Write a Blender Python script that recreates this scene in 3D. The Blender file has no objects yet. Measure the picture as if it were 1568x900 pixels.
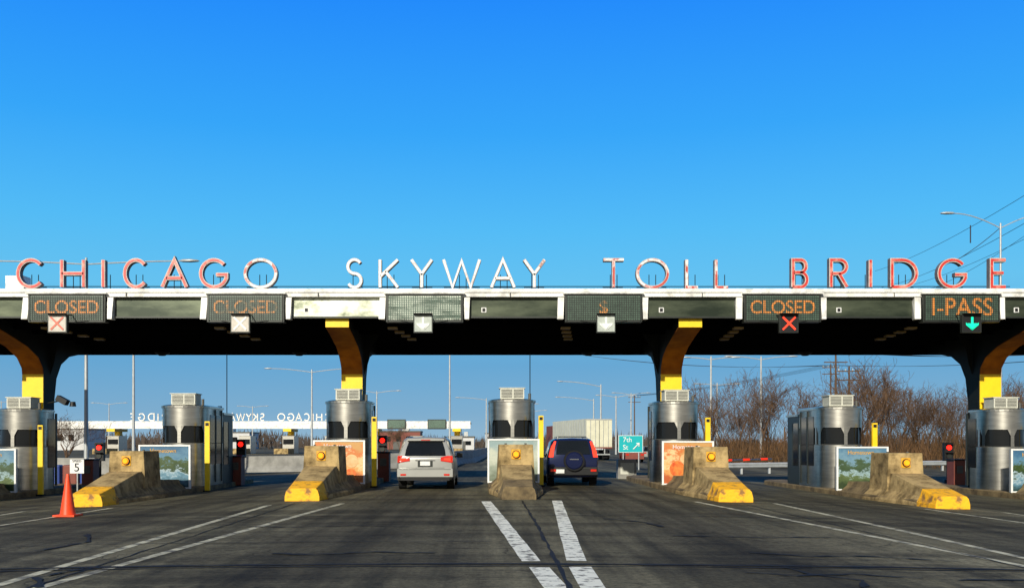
import bpy, math, random
from mathutils import Vector, Matrix
random.seed(7)
S=bpy.context.scene
COL=S.collection
F=1500.0
# ------------------------------------------------------------------ materials
def mat(name,col,rough=0.6,metal=0.0,var=0.25,scale=3.0,col2=None,bump=0.0,emit=None,es=0.0,stretch=(1,1,1),spec=0.5,contrast=(0.3,0.7),bscale=None):
    m=bpy.data.materials.new(name); m.use_nodes=True
    nt=m.node_tree; b=nt.nodes['Principled BSDF']
    tc=nt.nodes.new('ShaderNodeTexCoord'); mp=nt.nodes.new('ShaderNodeMapping')
    mp.inputs['Scale'].default_value=stretch
    nt.links.new(tc.outputs['Object'],mp.inputs['Vector'])
    n=nt.nodes.new('ShaderNodeTexNoise'); n.inputs['Scale'].default_value=scale; n.inputs['Detail'].default_value=6; n.inputs['Roughness'].default_value=0.65
    nt.links.new(mp.outputs[0],n.inputs['Vector'])
    r=nt.nodes.new('ShaderNodeValToRGB')
    c2=col2 if col2 else tuple(c*(1-var) for c in col)
    r.color_ramp.elements[0].position=contrast[0]; r.color_ramp.elements[1].position=contrast[1]
    r.color_ramp.elements[0].color=(*c2,1); r.color_ramp.elements[1].color=(*col,1)
    nt.links.new(n.outputs['Fac'],r.inputs['Fac']); nt.links.new(r.outputs['Color'],b.inputs['Base Color'])
    b.inputs['Roughness'].default_value=rough; b.inputs['Metallic'].default_value=metal
    b.inputs['Specular IOR Level'].default_value=spec
    if bump>0:
        bn=nt.nodes.new('ShaderNodeTexNoise'); bn.inputs['Scale'].default_value=bscale or scale*4; bn.inputs['Detail'].default_value=5
        nt.links.new(mp.outputs[0],bn.inputs['Vector'])
        bp=nt.nodes.new('ShaderNodeBump'); bp.inputs['Strength'].default_value=bump; bp.inputs['Distance'].default_value=0.03
        nt.links.new(bn.outputs['Fac'],bp.inputs['Height']); nt.links.new(bp.outputs['Normal'],b.inputs['Normal'])
    if emit:
        b.inputs['Emission Color'].default_value=(*emit,1); b.inputs['Emission Strength'].default_value=es
    return m
M={}
M['white']=mat('white_painted_steel',(0.80,0.79,0.75),0.45,0,0.4,2,bump=0.05,contrast=(.35,.5))
M['steel']=mat('stainless_steel',(0.66,0.64,0.58),0.3,1.0,0.35,1.5,stretch=(1,1,6))
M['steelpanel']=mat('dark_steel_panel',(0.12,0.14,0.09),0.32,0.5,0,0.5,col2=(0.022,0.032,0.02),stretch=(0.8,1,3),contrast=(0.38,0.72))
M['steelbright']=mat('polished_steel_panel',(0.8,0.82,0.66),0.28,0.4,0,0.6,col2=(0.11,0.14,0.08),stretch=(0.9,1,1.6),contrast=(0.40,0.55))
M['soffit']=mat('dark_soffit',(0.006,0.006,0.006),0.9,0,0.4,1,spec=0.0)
M['amber']=mat('amber_glint_lens',(0.40,0.26,0.08),0.4,0,0.4,5)  # unlit tubes; their amber glint is put into the base colour
M['yellow']=mat('yellow_paint',(0.95,0.62,0.005),0.5,0,0.15,3,bump=0.1)
M['armyellow']=mat('shaded_yellow_paint',(0.46,0.15,0.010),0.7,0,0,1.6,col2=(0.20,0.055,0.007),bump=0.1,spec=.15)  # column yellow deepened to brown: shade under the arm painted into the colour
M['darksteel']=mat('dark_green_steel',(0.012,0.014,0.012),0.6,0.0,0.4,2,spec=.15)
M['glass']=mat('dark_glass',(0.010,0.012,0.014),0.08,0,0.3,1,spec=.35)
M['concrete']=mat('weathered_concrete',(0.46,0.33,0.15),0.9,0,0,2.4,col2=(0.13,0.09,0.04),bump=0.6,contrast=(0.36,0.6),bscale=14,spec=.2)
M['concdark']=mat('kerb_concrete',(0.30,0.22,0.11),0.9,0,0,2.2,col2=(0.06,0.045,0.03),bump=0.4,bscale=14,spec=.2)
M['concgrey']=mat('grey_concrete',(0.36,0.35,0.32),0.9,0,0.5,1.2,bump=0.2)
M['ypaint']=mat('worn_yellow_paint',(0.95,0.47,0.01),0.7,0,0,3.5,col2=(0.28,0.14,0.04),contrast=(0.38,0.52),bump=0.5)
M['orangel']=mat('amber_lamp_lens',(1.0,0.35,0.02),0.2,0,0.1,5,emit=(1,0.25,0.0),es=1.0)
M['ysq']=mat('yellow_lamp_plate',(0.75,0.38,0.02),0.5,0,0.3,6)
M['black']=mat('black_plastic',(0.012,0.012,0.013),0.5,0,0.3,4,spec=.3)
M['rubber']=mat('tyre_rubber',(0.015,0.015,0.015),0.85,0,0.3,6,spec=.2)
M['acwhite']=mat('ac_unit_enamel',(0.6,0.6,0.52),0.5,0,0.2,4)
M['grille']=mat('grille_dark',(0.10,0.10,0.09),0.6,0,0.3,4)
M['vms']=mat('message_board_face',(0.10,0.17,0.125),0.4,0,0,5,col2=(0.045,0.08,0.06))
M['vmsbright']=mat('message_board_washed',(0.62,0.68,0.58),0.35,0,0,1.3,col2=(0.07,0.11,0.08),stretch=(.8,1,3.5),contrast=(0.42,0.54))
M['frame']=mat('dark_frame',(0.03,0.035,0.03),0.4,0.3,0.3,4)
M['led']=mat('amber_led',(0.8,0.28,0.04),0.5,0,0,5,col2=(.35,.14,.04),emit=(1,0.33,0.05),es=0.35)
M['ledfaint']=mat('amber_led_faint',(0.65,0.27,0.06),0.5,0,0,2.2,col2=(.08,.12,.08),contrast=(.44,.52),emit=(1,.33,.05),es=.06)
M['redx']=mat('red_cross_lamp',(0.9,0.05,0.02),0.4,0,0.1,8,emit=(1,0.04,0.01),es=1.0)
M['greena']=mat('green_arrow_lamp',(0.0,0.6,0.35),0.4,0,0.1,8,emit=(0.0,0.9,0.5),es=0.7)
M['palebox']=mat('signal_washed_face',(0.62,0.57,0.50),0.5,0,0.3,6)
M['palegreen']=mat('signal_washed_green',(0.50,0.55,0.50),0.5,0,0.35,6)
M['pinkx']=mat('faded_red_cross',(0.70,0.16,0.10),0.5,0,0.3,8)
M['paleg']=mat('faded_arrow',(0.85,0.88,0.84),0.5,0,0.2,8)
M['letred']=mat('sign_letter_face_red',(0.58,0.035,0.025),0.4,0,0,2.2,col2=(0.68,0.26,0.20),contrast=(0.36,0.50))
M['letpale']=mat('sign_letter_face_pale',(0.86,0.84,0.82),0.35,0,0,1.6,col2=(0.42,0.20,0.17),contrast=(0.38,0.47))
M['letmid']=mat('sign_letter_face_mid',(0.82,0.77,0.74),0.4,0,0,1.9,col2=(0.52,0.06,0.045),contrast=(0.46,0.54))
M['letedge']=mat('sign_letter_edge',(0.66,0.58,0.53),0.5,0.0,0.4,4)
M['letedge2']=mat('sign_letter_edge_tarnished',(0.30,0.26,0.24),0.5,0.0,0,3,col2=(.62,.6,.58))
M['letside']=mat('sign_letter_return',(0.22,0.18,0.16),0.6,0.0,0.5,4)
M['redlamp']=mat('red_signal_lamp',(1,0.02,0.01),0.3,0,0.1,8,emit=(1,0.01,0.005),es=3.0)
M['cone']=mat('orange_cone_plastic',(0.95,0.07,0.005),0.45,0,0.2,5)
M['galv']=mat('galvanised_steel',(0.5,0.52,0.52),0.45,0.3,0.25,3)
M['green']=mat('highway_sign_teal',(0.0,0.42,0.45),0.4,0,0.1,3)
M['signw']=mat('sign_white',(0.82,0.82,0.80),0.4,0,0.15,3)
M['truck']=mat('trailer_white',(0.74,0.72,0.55),0.45,0,0.25,1.2)
M['silver']=mat('silver_car_paint',(0.46,0.46,0.43),0.28,0.45,0.12,2)
M['blue']=mat('dark_blue_car_paint',(0.008,0.014,0.06),0.15,0.2,0.2,2)
M['tail']=mat('tail_lamp_red',(0.55,0.02,0.01),0.15,0,0.2,9,emit=(1,0.05,0.01),es=0.12)
M['brake']=mat('brake_lamp_lit',(0.8,0.03,0.02),0.15,0,0.1,9,emit=(1,0.08,0.02),es=0.8)
M['chrome']=mat('chrome',(0.8,0.8,0.8),0.1,1,0.05,3)
M['plate']=mat('licence_plate',(0.75,0.75,0.72),0.5,0,0.2,12)
M['redcab']=mat('red_brown_cabinet',(0.22,0.05,0.03),0.6,0,0.3,3)
M['bluebar']=mat('blue_plastic',(0.02,0.06,0.3),0.5,0,0.3,3)
M['bark']=mat('bare_branch_bark',(0.17,0.105,0.065),0.9,0,0.6,0.6,spec=.1)
M['twig']=mat('fine_twigs',(0.16,0.09,0.05),0.95,0,0.5,0.3,spec=.05)
M['brush']=mat('dry_brush_twigs',(0.17,0.09,0.042),0.95,0,0,0.35,col2=(0.035,0.025,0.014),spec=.05,contrast=(.4,.6))
M['brushfar']=mat('distant_brush',(0.13,0.10,0.08),0.95,0,0,0.05,col2=(0.06,0.05,0.045),spec=.05)
M['build']=mat('pale_building_wall',(0.6,0.6,0.6),0.7,0,0.2,1)
M['wire']=mat('cable',(0.03,0.035,0.045),0.6,0,0.2,3)
M['skin_red']=mat('poster_print_red_fruit',(0.60,0.07,0.02),0.35,0,0,5,col2=(0.75,0.30,0.06))
M['peach']=mat('poster_print_cream',(0.78,0.58,0.32),0.35,0,0,4,col2=(0.6,0.32,0.12))

def poster_mat(name,stops,scale,seed,amt=.55):
    """printed picture: bands up the sheet broken up by noise (sky / trees / water)"""
    m=bpy.data.materials.new(name); m.use_nodes=True; nt=m.node_tree; b=nt.nodes['Principled BSDF']
    tc=nt.nodes.new('ShaderNodeTexCoord'); mp=nt.nodes.new('ShaderNodeMapping'); mp.inputs['Location'].default_value=(seed,seed*1.7,seed*.3)
    mp.inputs['Scale'].default_value=(1,1,1.4)
    nt.links.new(tc.outputs['Object'],mp.inputs['Vector'])
    n=nt.nodes.new('ShaderNodeTexNoise'); n.inputs['Scale'].default_value=scale; n.inputs['Detail'].default_value=8; n.inputs['Roughness'].default_value=.7
    nt.links.new(mp.outputs[0],n.inputs['Vector'])
    sp=nt.nodes.new('ShaderNodeSeparateXYZ'); nt.links.new(tc.outputs['Object'],sp.inputs[0])
    a=nt.nodes.new('ShaderNodeMapRange'); a.inputs[1].default_value=.25; a.inputs[2].default_value=1.58; nt.links.new(sp.outputs[2],a.inputs[0])
    q=nt.nodes.new('ShaderNodeMath'); q.operation='MULTIPLY_ADD'; q.inputs[1].default_value=amt*2; q.inputs[2].default_value=-amt; nt.links.new(n.outputs['Fac'],q.inputs[0])
    s=nt.nodes.new('ShaderNodeMath'); s.operation='ADD'; nt.links.new(a.outputs[0],s.inputs[0]); nt.links.new(q.outputs[0],s.inputs[1])
    r=nt.nodes.new('ShaderNodeValToRGB'); e=r.color_ramp.elements
    e[0].position=stops[0][0]; e[0].color=(*stops[0][1],1); e[1].position=stops[-1][0]; e[1].color=(*stops[-1][1],1)
    for p,c in stops[1:-1]:
        z=e.new(p); z.color=(*c,1)
    nt.links.new(s.outputs[0],r.inputs['Fac']); nt.links.new(r.outputs['Color'],b.inputs['Base Color'])
    b.inputs['Roughness'].default_value=0.35
    return m
P_blue=poster_mat('poster_print_lake',[(0,(.02,.05,.05)),(.25,(.10,.22,.30)),(.36,(.35,.45,.5)),(.42,(.02,.05,.015)),(.62,(.05,.08,.02)),(.70,(.10,.22,.32)),(1,(.04,.12,.22))],3.0,3)
P_grey=poster_mat('poster_print_landscape',[(0,(.03,.05,.02)),(.30,(.10,.14,.05)),(.36,(.30,.42,.45)),(.48,(.04,.07,.03)),(.64,(.06,.10,.05)),(.72,(.16,.28,.36)),(1,(.08,.18,.28))],2.6,9)
P_or=poster_mat('poster_print_orange',[(0,(.45,.10,.03)),(.3,(.70,.33,.10)),(.5,(.75,.55,.28)),(.7,(.60,.16,.04)),(1,(.55,.30,.10))],2.6,5,.9)
P_pale=poster_mat('poster_print_pale',[(0,(.14,.17,.12)),(.35,(.30,.34,.27)),(.6,(.5,.52,.42)),(1,(.25,.34,.34))],2.4,2)

# ------------------------------------------------------------------ mesh builder
class MB:
    def __init__(s): s.v=[]; s.f=[]; s.mi=[]; s.mats=[]; s.sm=[]
    def m(s,key):
        mm=M[key] if isinstance(key,str) else key
        if mm not in s.mats: s.mats.append(mm)
        return s.mats.index(mm)
    def add(s,vs,fs,key,smooth=False):
        o=len(s.v); s.v+= [tuple(v) for v in vs]; i=s.m(key)
        for f in fs: s.f.append([o+a for a in f]); s.mi.append(i); s.sm.append(smooth)
    def box(s,x0,x1,y0,y1,z0,z1,key,rot=None,piv=None):
        vs=[Vector(p) for p in [(x0,y0,z0),(x1,y0,z0),(x1,y1,z0),(x0,y1,z0),(x0,y0,z1),(x1,y0,z1),(x1,y1,z1),(x0,y1,z1)]]
        if rot is not None:
            piv=piv or Vector(((x0+x1)/2,(y0+y1)/2,(z0+z1)/2))
            vs=[rot@(v-piv)+piv for v in vs]
        s.add(vs,[(0,3,2,1),(4,5,6,7),(0,1,5,4),(1,2,6,5),(2,3,7,6),(3,0,4,7)],key)
    def cyl(s,p0,p1,r0,r1,key,n=10,cap=True):
        p0=Vector(p0);p1=Vector(p1); d=(p1-p0)
        if d.length<1e-6: return
        d.normalize(); a=d.cross(Vector((0,0,1)))
        if a.length<1e-3: a=Vector((1,0,0))
        a.normalize(); b=d.cross(a)
        vs=[];fs=[]
        for i in range(n):
            t=2*math.pi*i/n; o=a*math.cos(t)+b*math.sin(t)
            vs+= [p0+o*r0,p1+o*r1]
        for i in range(n):
            j=(i+1)%n; fs.append((2*i,2*i+1,2*j+1,2*j))
        s.add(vs,fs,key,n>6)
        if cap:
            s.add([vs[2*i] for i in range(n)],[tuple(range(n))],key)
            s.add([vs[2*i+1] for i in range(n)],[tuple(reversed(range(n)))],key)
    def ringloft(s,rings,key,closed=True,smooth=True,capends=True):
        n=len(rings[0]); vs=[p for r in rings for p in r]; fs=[]
        for k in range(len(rings)-1):
            for i in range(n if closed else n-1):
                j=(i+1)%n; fs.append((k*n+i,k*n+j,(k+1)*n+j,(k+1)*n+i))
        s.add(vs,fs,key,smooth)
        if capends:
            s.add(rings[0],[tuple(reversed(range(n)))],key); s.add(rings[-1],[tuple(range(n))],key)
    def ribbon(s,pts,hw,y0,y1,side,face,closed=False,fw=0.62,proud=0.012,edge=None):
        edge=edge or side
        P=[Vector((p[0],0,p[1])) for p in pts]; n=len(P)
        L=[];R=[];L2=[];R2=[]
        for i in range(n):
            if closed: a=P[(i-1)%n]; c=P[(i+1)%n]
            else: a=P[max(i-1,0)]; c=P[min(i+1,n-1)]
            d1=(P[i]-a); d2=(c-P[i])
            if d1.length<1e-6: d1=d2
            if d2.length<1e-6: d2=d1
            d1.normalize(); d2.normalize(); t=(d1+d2)
            if t.length<1e-3: t=d1
            t.normalize(); nn=Vector((-t.z,0,t.x)); k=min(1/max(0.35,abs(nn.dot(Vector((-d1.z,0,d1.x))))),2.2)
            L.append(P[i]+nn*hw*k); R.append(P[i]-nn*hw*k)
            L2.append(P[i]+nn*hw*fw*k); R2.append(P[i]-nn*hw*fw*k)
        m=n if closed else n-1
        def q(v,y): return (v.x,y,v.z)
        for i in range(m):
            j=(i+1)%n
            V=[q(L[i],y0),q(L[j],y0),q(R[j],y0),q(R[i],y0),q(L[i],y1),q(L[j],y1),q(R[j],y1),q(R[i],y1)]
            s.add(V,[(0,1,2,3)],edge)
            s.add(V,[(7,6,5,4),(0,4,5,1),(3,2,6,7)],side)
            yf=y0-proud if y1>y0 else y0+proud
            s.add([q(L2[i],yf),q(L2[j],yf),q(R2[j],yf),q(R2[i],yf)],[(0,1,2,3)],face)
        if not closed:
            for i in (0,n-1):
                s.add([q(L[i],y0),q(R[i],y0),q(R[i],y1),q(L[i],y1)],[(0,1,2,3)],side)
    def obj(s,name,parent=None,loc=(0,0,0),bevel=0,rotz=0,seg=2):
        me=bpy.data.meshes.new(name); me.from_pydata(s.v,[],s.f)
        for mm in s.mats: me.materials.append(mm)
        for p,i,k in zip(me.polygons,s.mi,s.sm): p.material_index=i; p.use_smooth=k
        me.update()
        o=bpy.data.objects.new(name,me); COL.objects.link(o); o.location=loc; o.rotation_euler=(0,0,rotz)
        if parent: o.parent=parent
        if bevel:
            b=o.modifiers.new('bevel','BEVEL'); b.width=bevel; b.segments=seg; b.limit_method='ANGLE'; b.angle_limit=math.radians(40)
        return o
def empty(name,loc=(0,0,0),rotz=0):
    e=bpy.data.objects.new(name,None); COL.objects.link(e); e.location=loc; e.rotation_euler=(0,0,rotz); return e
def text(body,size,loc,key,parent,name='text',rotz=0,sx=1.0,ext=0.004,off=0):
    c=bpy.data.curves.new(name,'FONT'); c.body=body; c.size=size; c.extrude=ext; c.align_x='CENTER'; c.align_y='CENTER'; c.offset=off
    c.materials.append(M[key]); o=bpy.data.objects.new(name,c); COL.objects.link(o); o.location=loc
    o.rotation_euler=(math.pi/2,0,rotz); o.scale=(sx,1,1); o.parent=parent; return o

def gz(x):
    return -min(0.0017*x*x,0.33)
# ------------------------------------------------------------------ ground & road
g=MB(); g.add([(-4000,-600,-0.42),(4000,-600,-0.42),(4000,6000,-0.42),(-4000,6000,-0.42)],[(0,1,2,3)],mat('dry_grass_soil',(0.13,0.11,0.065),0.95,0,0,0.05,col2=(0.07,0.06,0.04),spec=.1))
g.obj('ground')
def asphalt():
    m=bpy.data.materials.new('worn_asphalt'); m.use_nodes=True; nt=m.node_tree; b=nt.nodes['Principled BSDF']; N=nt.nodes; L=nt.links
    tc=N.new('ShaderNodeTexCoord')
    def noise(sc,st,det=6,ro=.6):
        mp=N.new('ShaderNodeMapping'); mp.inputs['Scale'].default_value=st; L.new(tc.outputs['Object'],mp.inputs['Vector'])
        n=N.new('ShaderNodeTexNoise'); n.inputs['Scale'].default_value=sc; n.inputs['Detail'].default_value=det; n.inputs['Roughness'].default_value=ro; L.new(mp.outputs[0],n.inputs['Vector']); return n
    def ramp(n,p0,p1,c0,c1):
        r=N.new('ShaderNodeValToRGB'); r.color_ramp.elements[0].position=p0; r.color_ramp.elements[1].position=p1
        r.color_ramp.elements[0].color=(*c0,1); r.color_ramp.elements[1].color=(*c1,1); L.new(n.outputs[0],r.inputs['Fac']); return r
    def mul(a,c):
        x=N.new('ShaderNodeMix'); x.data_type='RGBA'; x.blend_type='MULTIPLY'; x.inputs[0].default_value=1
        L.new(a,x.inputs[6]); L.new(c,x.inputs[7]); return x.outputs[2]
    r1=ramp(noise(0.35,(1,0.35,1)),0.3,0.7,(0.095,0.086,0.055),(0.185,0.168,0.115))
    r2=ramp(noise(12,(1,1,1),8,.85),0.36,0.64,(0.42,0.42,0.42),(1.4,1.4,1.4))
    r3=ramp(noise(0.9,(2.2,0.12,1),5),0.36,0.6,(0.5,0.49,0.47),(1.15,1.14,1.1))
    r4=ramp(noise(1.6,(1,1,1),8,.8),0.33,0.46,(0.42,0.41,0.39),(1,1,1))
    r6=ramp(noise(0.45,(.25,2.0,1),5),0.40,0.54,(0.62,0.61,0.58),(1.12,1.12,1.08))
    r7=ramp(noise(0.6,(3.0,0.25,1),7,.7),0.62,0.72,(1,1,1),(1.5,1.48,1.35))
    # network of hairline cracks
    vo=N.new('ShaderNodeTexVoronoi'); vo.feature='DISTANCE_TO_EDGE'; vo.inputs['Scale'].default_value=.55
    wn=noise(1.5,(1,1,1),4); ad=N.new('ShaderNodeVectorMath'); ad.operation='MULTIPLY_ADD'; ad.inputs[1].default_value=(.9,.9,.0)
    L.new(wn.outputs['Color'],ad.inputs[0]); L.new(tc.outputs['Object'],ad.inputs[2]); L.new(ad.outputs[0],vo.inputs['Vector'])
    r8=ramp(vo,0.0,0.014,(0.35,0.34,0.33),(1,1,1))
    msk=ramp(noise(.28,(1,1,1),2),0.5,0.56,(1,1,1),(0,0,0))
    mm=N.new('ShaderNodeMix'); mm.data_type='RGBA'; L.new(msk.outputs[0],mm.inputs[0]); L.new(r8.outputs[0],mm.inputs[6]); mm.inputs[7].default_value=(1,1,1,1)
    c=mul(mul(mul(mul(mul(mul(r1.outputs[0],r2.outputs[0]),r3.outputs[0]),r4.outputs[0]),r6.outputs[0]),r7.outputs[0]),mm.outputs[2])
    sp=N.new('ShaderNodeSeparateXYZ'); L.new(tc.outputs['Object'],sp.inputs[0])
    a=N.new('ShaderNodeMath'); a.operation='MULTIPLY_ADD'; a.inputs[1].default_value=2*math.pi/5.77; a.inputs[2].default_value=-0.74*2*math.pi/5.77; L.new(sp.outputs[0],a.inputs[0])
    cs=N.new('ShaderNodeMath'); cs.operation='COSINE'; L.new(a.outputs[0],cs.inputs[0])
    r5=N.new('ShaderNodeValToRGB'); r5.color_ramp.elements[0].color=(0.55,0.54,0.52,1); r5.color_ramp.elements[1].color=(1.08,1.08,1.05,1)
    ma=N.new('ShaderNodeMath'); ma.operation='MULTIPLY_ADD'; ma.inputs[1].default_value=.5; ma.inputs[2].default_value=.5; L.new(cs.outputs[0],ma.inputs[0]); L.new(ma.outputs[0],r5.inputs[0])
    c=mul(c,r5.outputs[0]); L.new(c,b.inputs['Base Color']); b.inputs['Roughness'].default_value=0.85; b.inputs['Specular IOR Level'].default_value=.15
    bp=N.new('ShaderNodeBump'); bp.inputs['Strength'].default_value=.6; bp.inputs['Distance'].default_value=.015
    L.new(noise(30,(1,1,1),5).outputs['Fac'],bp.inputs['Height']); L.new(bp.outputs[0],b.inputs['Normal'])
    return m
M['asphalt']=asphalt()
r=MB(); xs=[-110,-80,-50]+[-30+0.5*i for i in range(121)]; ys=[-60,-20,0,20,40,80,160,320,640]
vs=[(x,y,gz(x)) for y in ys for x in xs]; n=len(xs)
fs=[(j*n+i,j*n+i+1,(j+1)*n+i+1,(j+1)*n+i) for j in range(len(ys)-1) for i in range(n-1)]
r.add(vs,fs,'asphalt'); r.obj('road')

M['rpaint']=mat('worn_road_paint',(0.86,0.84,0.68),0.7,0,0,5,col2=(0.16,0.145,0.105),contrast=(0.40,0.49),bump=0.2)
M['rpaint2']=mat('faded_road_paint',(0.58,0.54,0.36),0.75,0,0,3.5,col2=(0.12,0.11,0.075),contrast=(0.38,0.56))
M['seal']=mat('crack_sealant',(0.018,0.017,0.015),0.7,0,0.4,5,spec=.2)
def strip(mb,pts,w,key,z=0.004,wob=0,step=0.7,wvar=0):
    P=[]
    for a,b in zip(pts[:-1],pts[1:]):
        L=math.hypot(b[0]-a[0],b[1]-a[1]); k=max(1,int(L/step))
        for i in range(k): P.append((a[0]+(b[0]-a[0])*i/k,a[1]+(b[1]-a[1])*i/k))
    P.append(pts[-1])
    P=[(p[0]+random.uniform(-wob,wob),p[1]+random.uniform(-wob,wob)) for p in P]
    vs=[]
    for i,p in enumerate(P):
        a=P[max(0,i-1)]; c=P[min(len(P)-1,i+1)]; dx,dy=c[0]-a[0],c[1]-a[1]; l=math.hypot(dx,dy); nx,ny=-dy/l,dx/l
        ww=w/2*(1+random.uniform(-wvar,wvar))
        for sgn in (1,-1):
            x=p[0]+nx*ww*sgn; vs.append((x,p[1]+ny*ww*sgn,gz(x)+z))
    mb.add(vs,[(2*i+1,2*i+3,2*i+2,2*i) for i in range(len(P)-1)],key)
mk=MB()
strip(mk,[(-.13,25.2),(.51,12.45)],.25,'rpaint',wvar=.06); strip(mk,[(.58,11.85),(.90,6)],.25,'rpaint',wvar=.06)
strip(mk,[(1.72,25.6),(1.09,12.5)],.26,'rpaint',wvar=.06); strip(mk,[(1.08,11.9),(1.0,6)],.26,'rpaint',wvar=.06)
strip(mk,[(-5.55,24.5),(-5.3,5)],.15,'rpaint2'); strip(mk,[(-3.75,24.7),(-4.8,10.6),(-5.1,5)],.15,'rpaint2')
strip(mk,[(5.4,25.9),(6.43,16.4),(6.84,12.7),(7.3,5)],.15,'rpaint2'); strip(mk,[(7.5,25.9),(7.47,17.3),(7.33,10)],.15,'rpaint2')
strip(mk,[(-9.7,25),(-10.3,12)],.15,'rpaint2'); strip(mk,[(-11.9,25),(-11.2,12)],.15,'rpaint2')
strip(mk,[(11.3,25.5),(12,12)],.15,'rpaint2'); strip(mk,[(13.3,25.5),(13,12)],.15,'rpaint2')
mk.obj('road_markings')
ck=MB()
strip(ck,[(.8,25.4),(.84,18),(.80,6)],.05,'seal',.007,.015,.4,.5)
strip(ck,[(-16,12.15),(16,12.1)],.11,'seal',.009,.03,.5,.6)
strip(ck,[(-16,11.9),(16,11.95)],.05,'seal',.009,.03,.5,.6)
strip(ck,[(-5,25),(-4.9,5)],.035,'seal',.006,.03,.4,.5)
strip(ck,[(6.5,25),(6.9,5)],.03,'seal',.006,.03,.4,.5)
strip(ck,[(-20,20.5),(0,20.4),(20,20.6)],.05,'seal',.010,.04,.5,.6)
strip(ck,[(-14,14.6),(-6,15.1),(0,14.9)],.03,'seal',.010,.05,.5,.6)
for q in [[(3.6,12),(3.7,11.3),(4.1,10.9),(3.95,10.3),(4.4,9.8),(4.3,9.2)],[(-3.0,13.4),(-2.4,13.2),(-1.6,13.5),(-.8,13.3)],[(5.2,11),(6.3,11.2),(7.8,10.9)],[(-7,17),(-6.4,15.5),(-6.6,14.2)],[(2.2,19.5),(2.9,18.7),(3.1,17.6)],[(3.0,16),(4.4,15.8),(5.6,16.1)],[(3.0,11.4),(3.5,11.2),(4.2,11.4),(4.9,11.1)],[(-4.5,18),(-3.6,17.6),(-2.6,17.9),(-1.5,17.6)],[(3.6,13.6),(4.2,13.2),(5.2,13.3),(6.2,12.9)],[(-5,12),(-5.2,11.2),(-4.8,10.4)]]:
    strip(ck,q,.07,'seal',.012,.04,.15,.8)
ck.obj('road_cracks')

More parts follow.
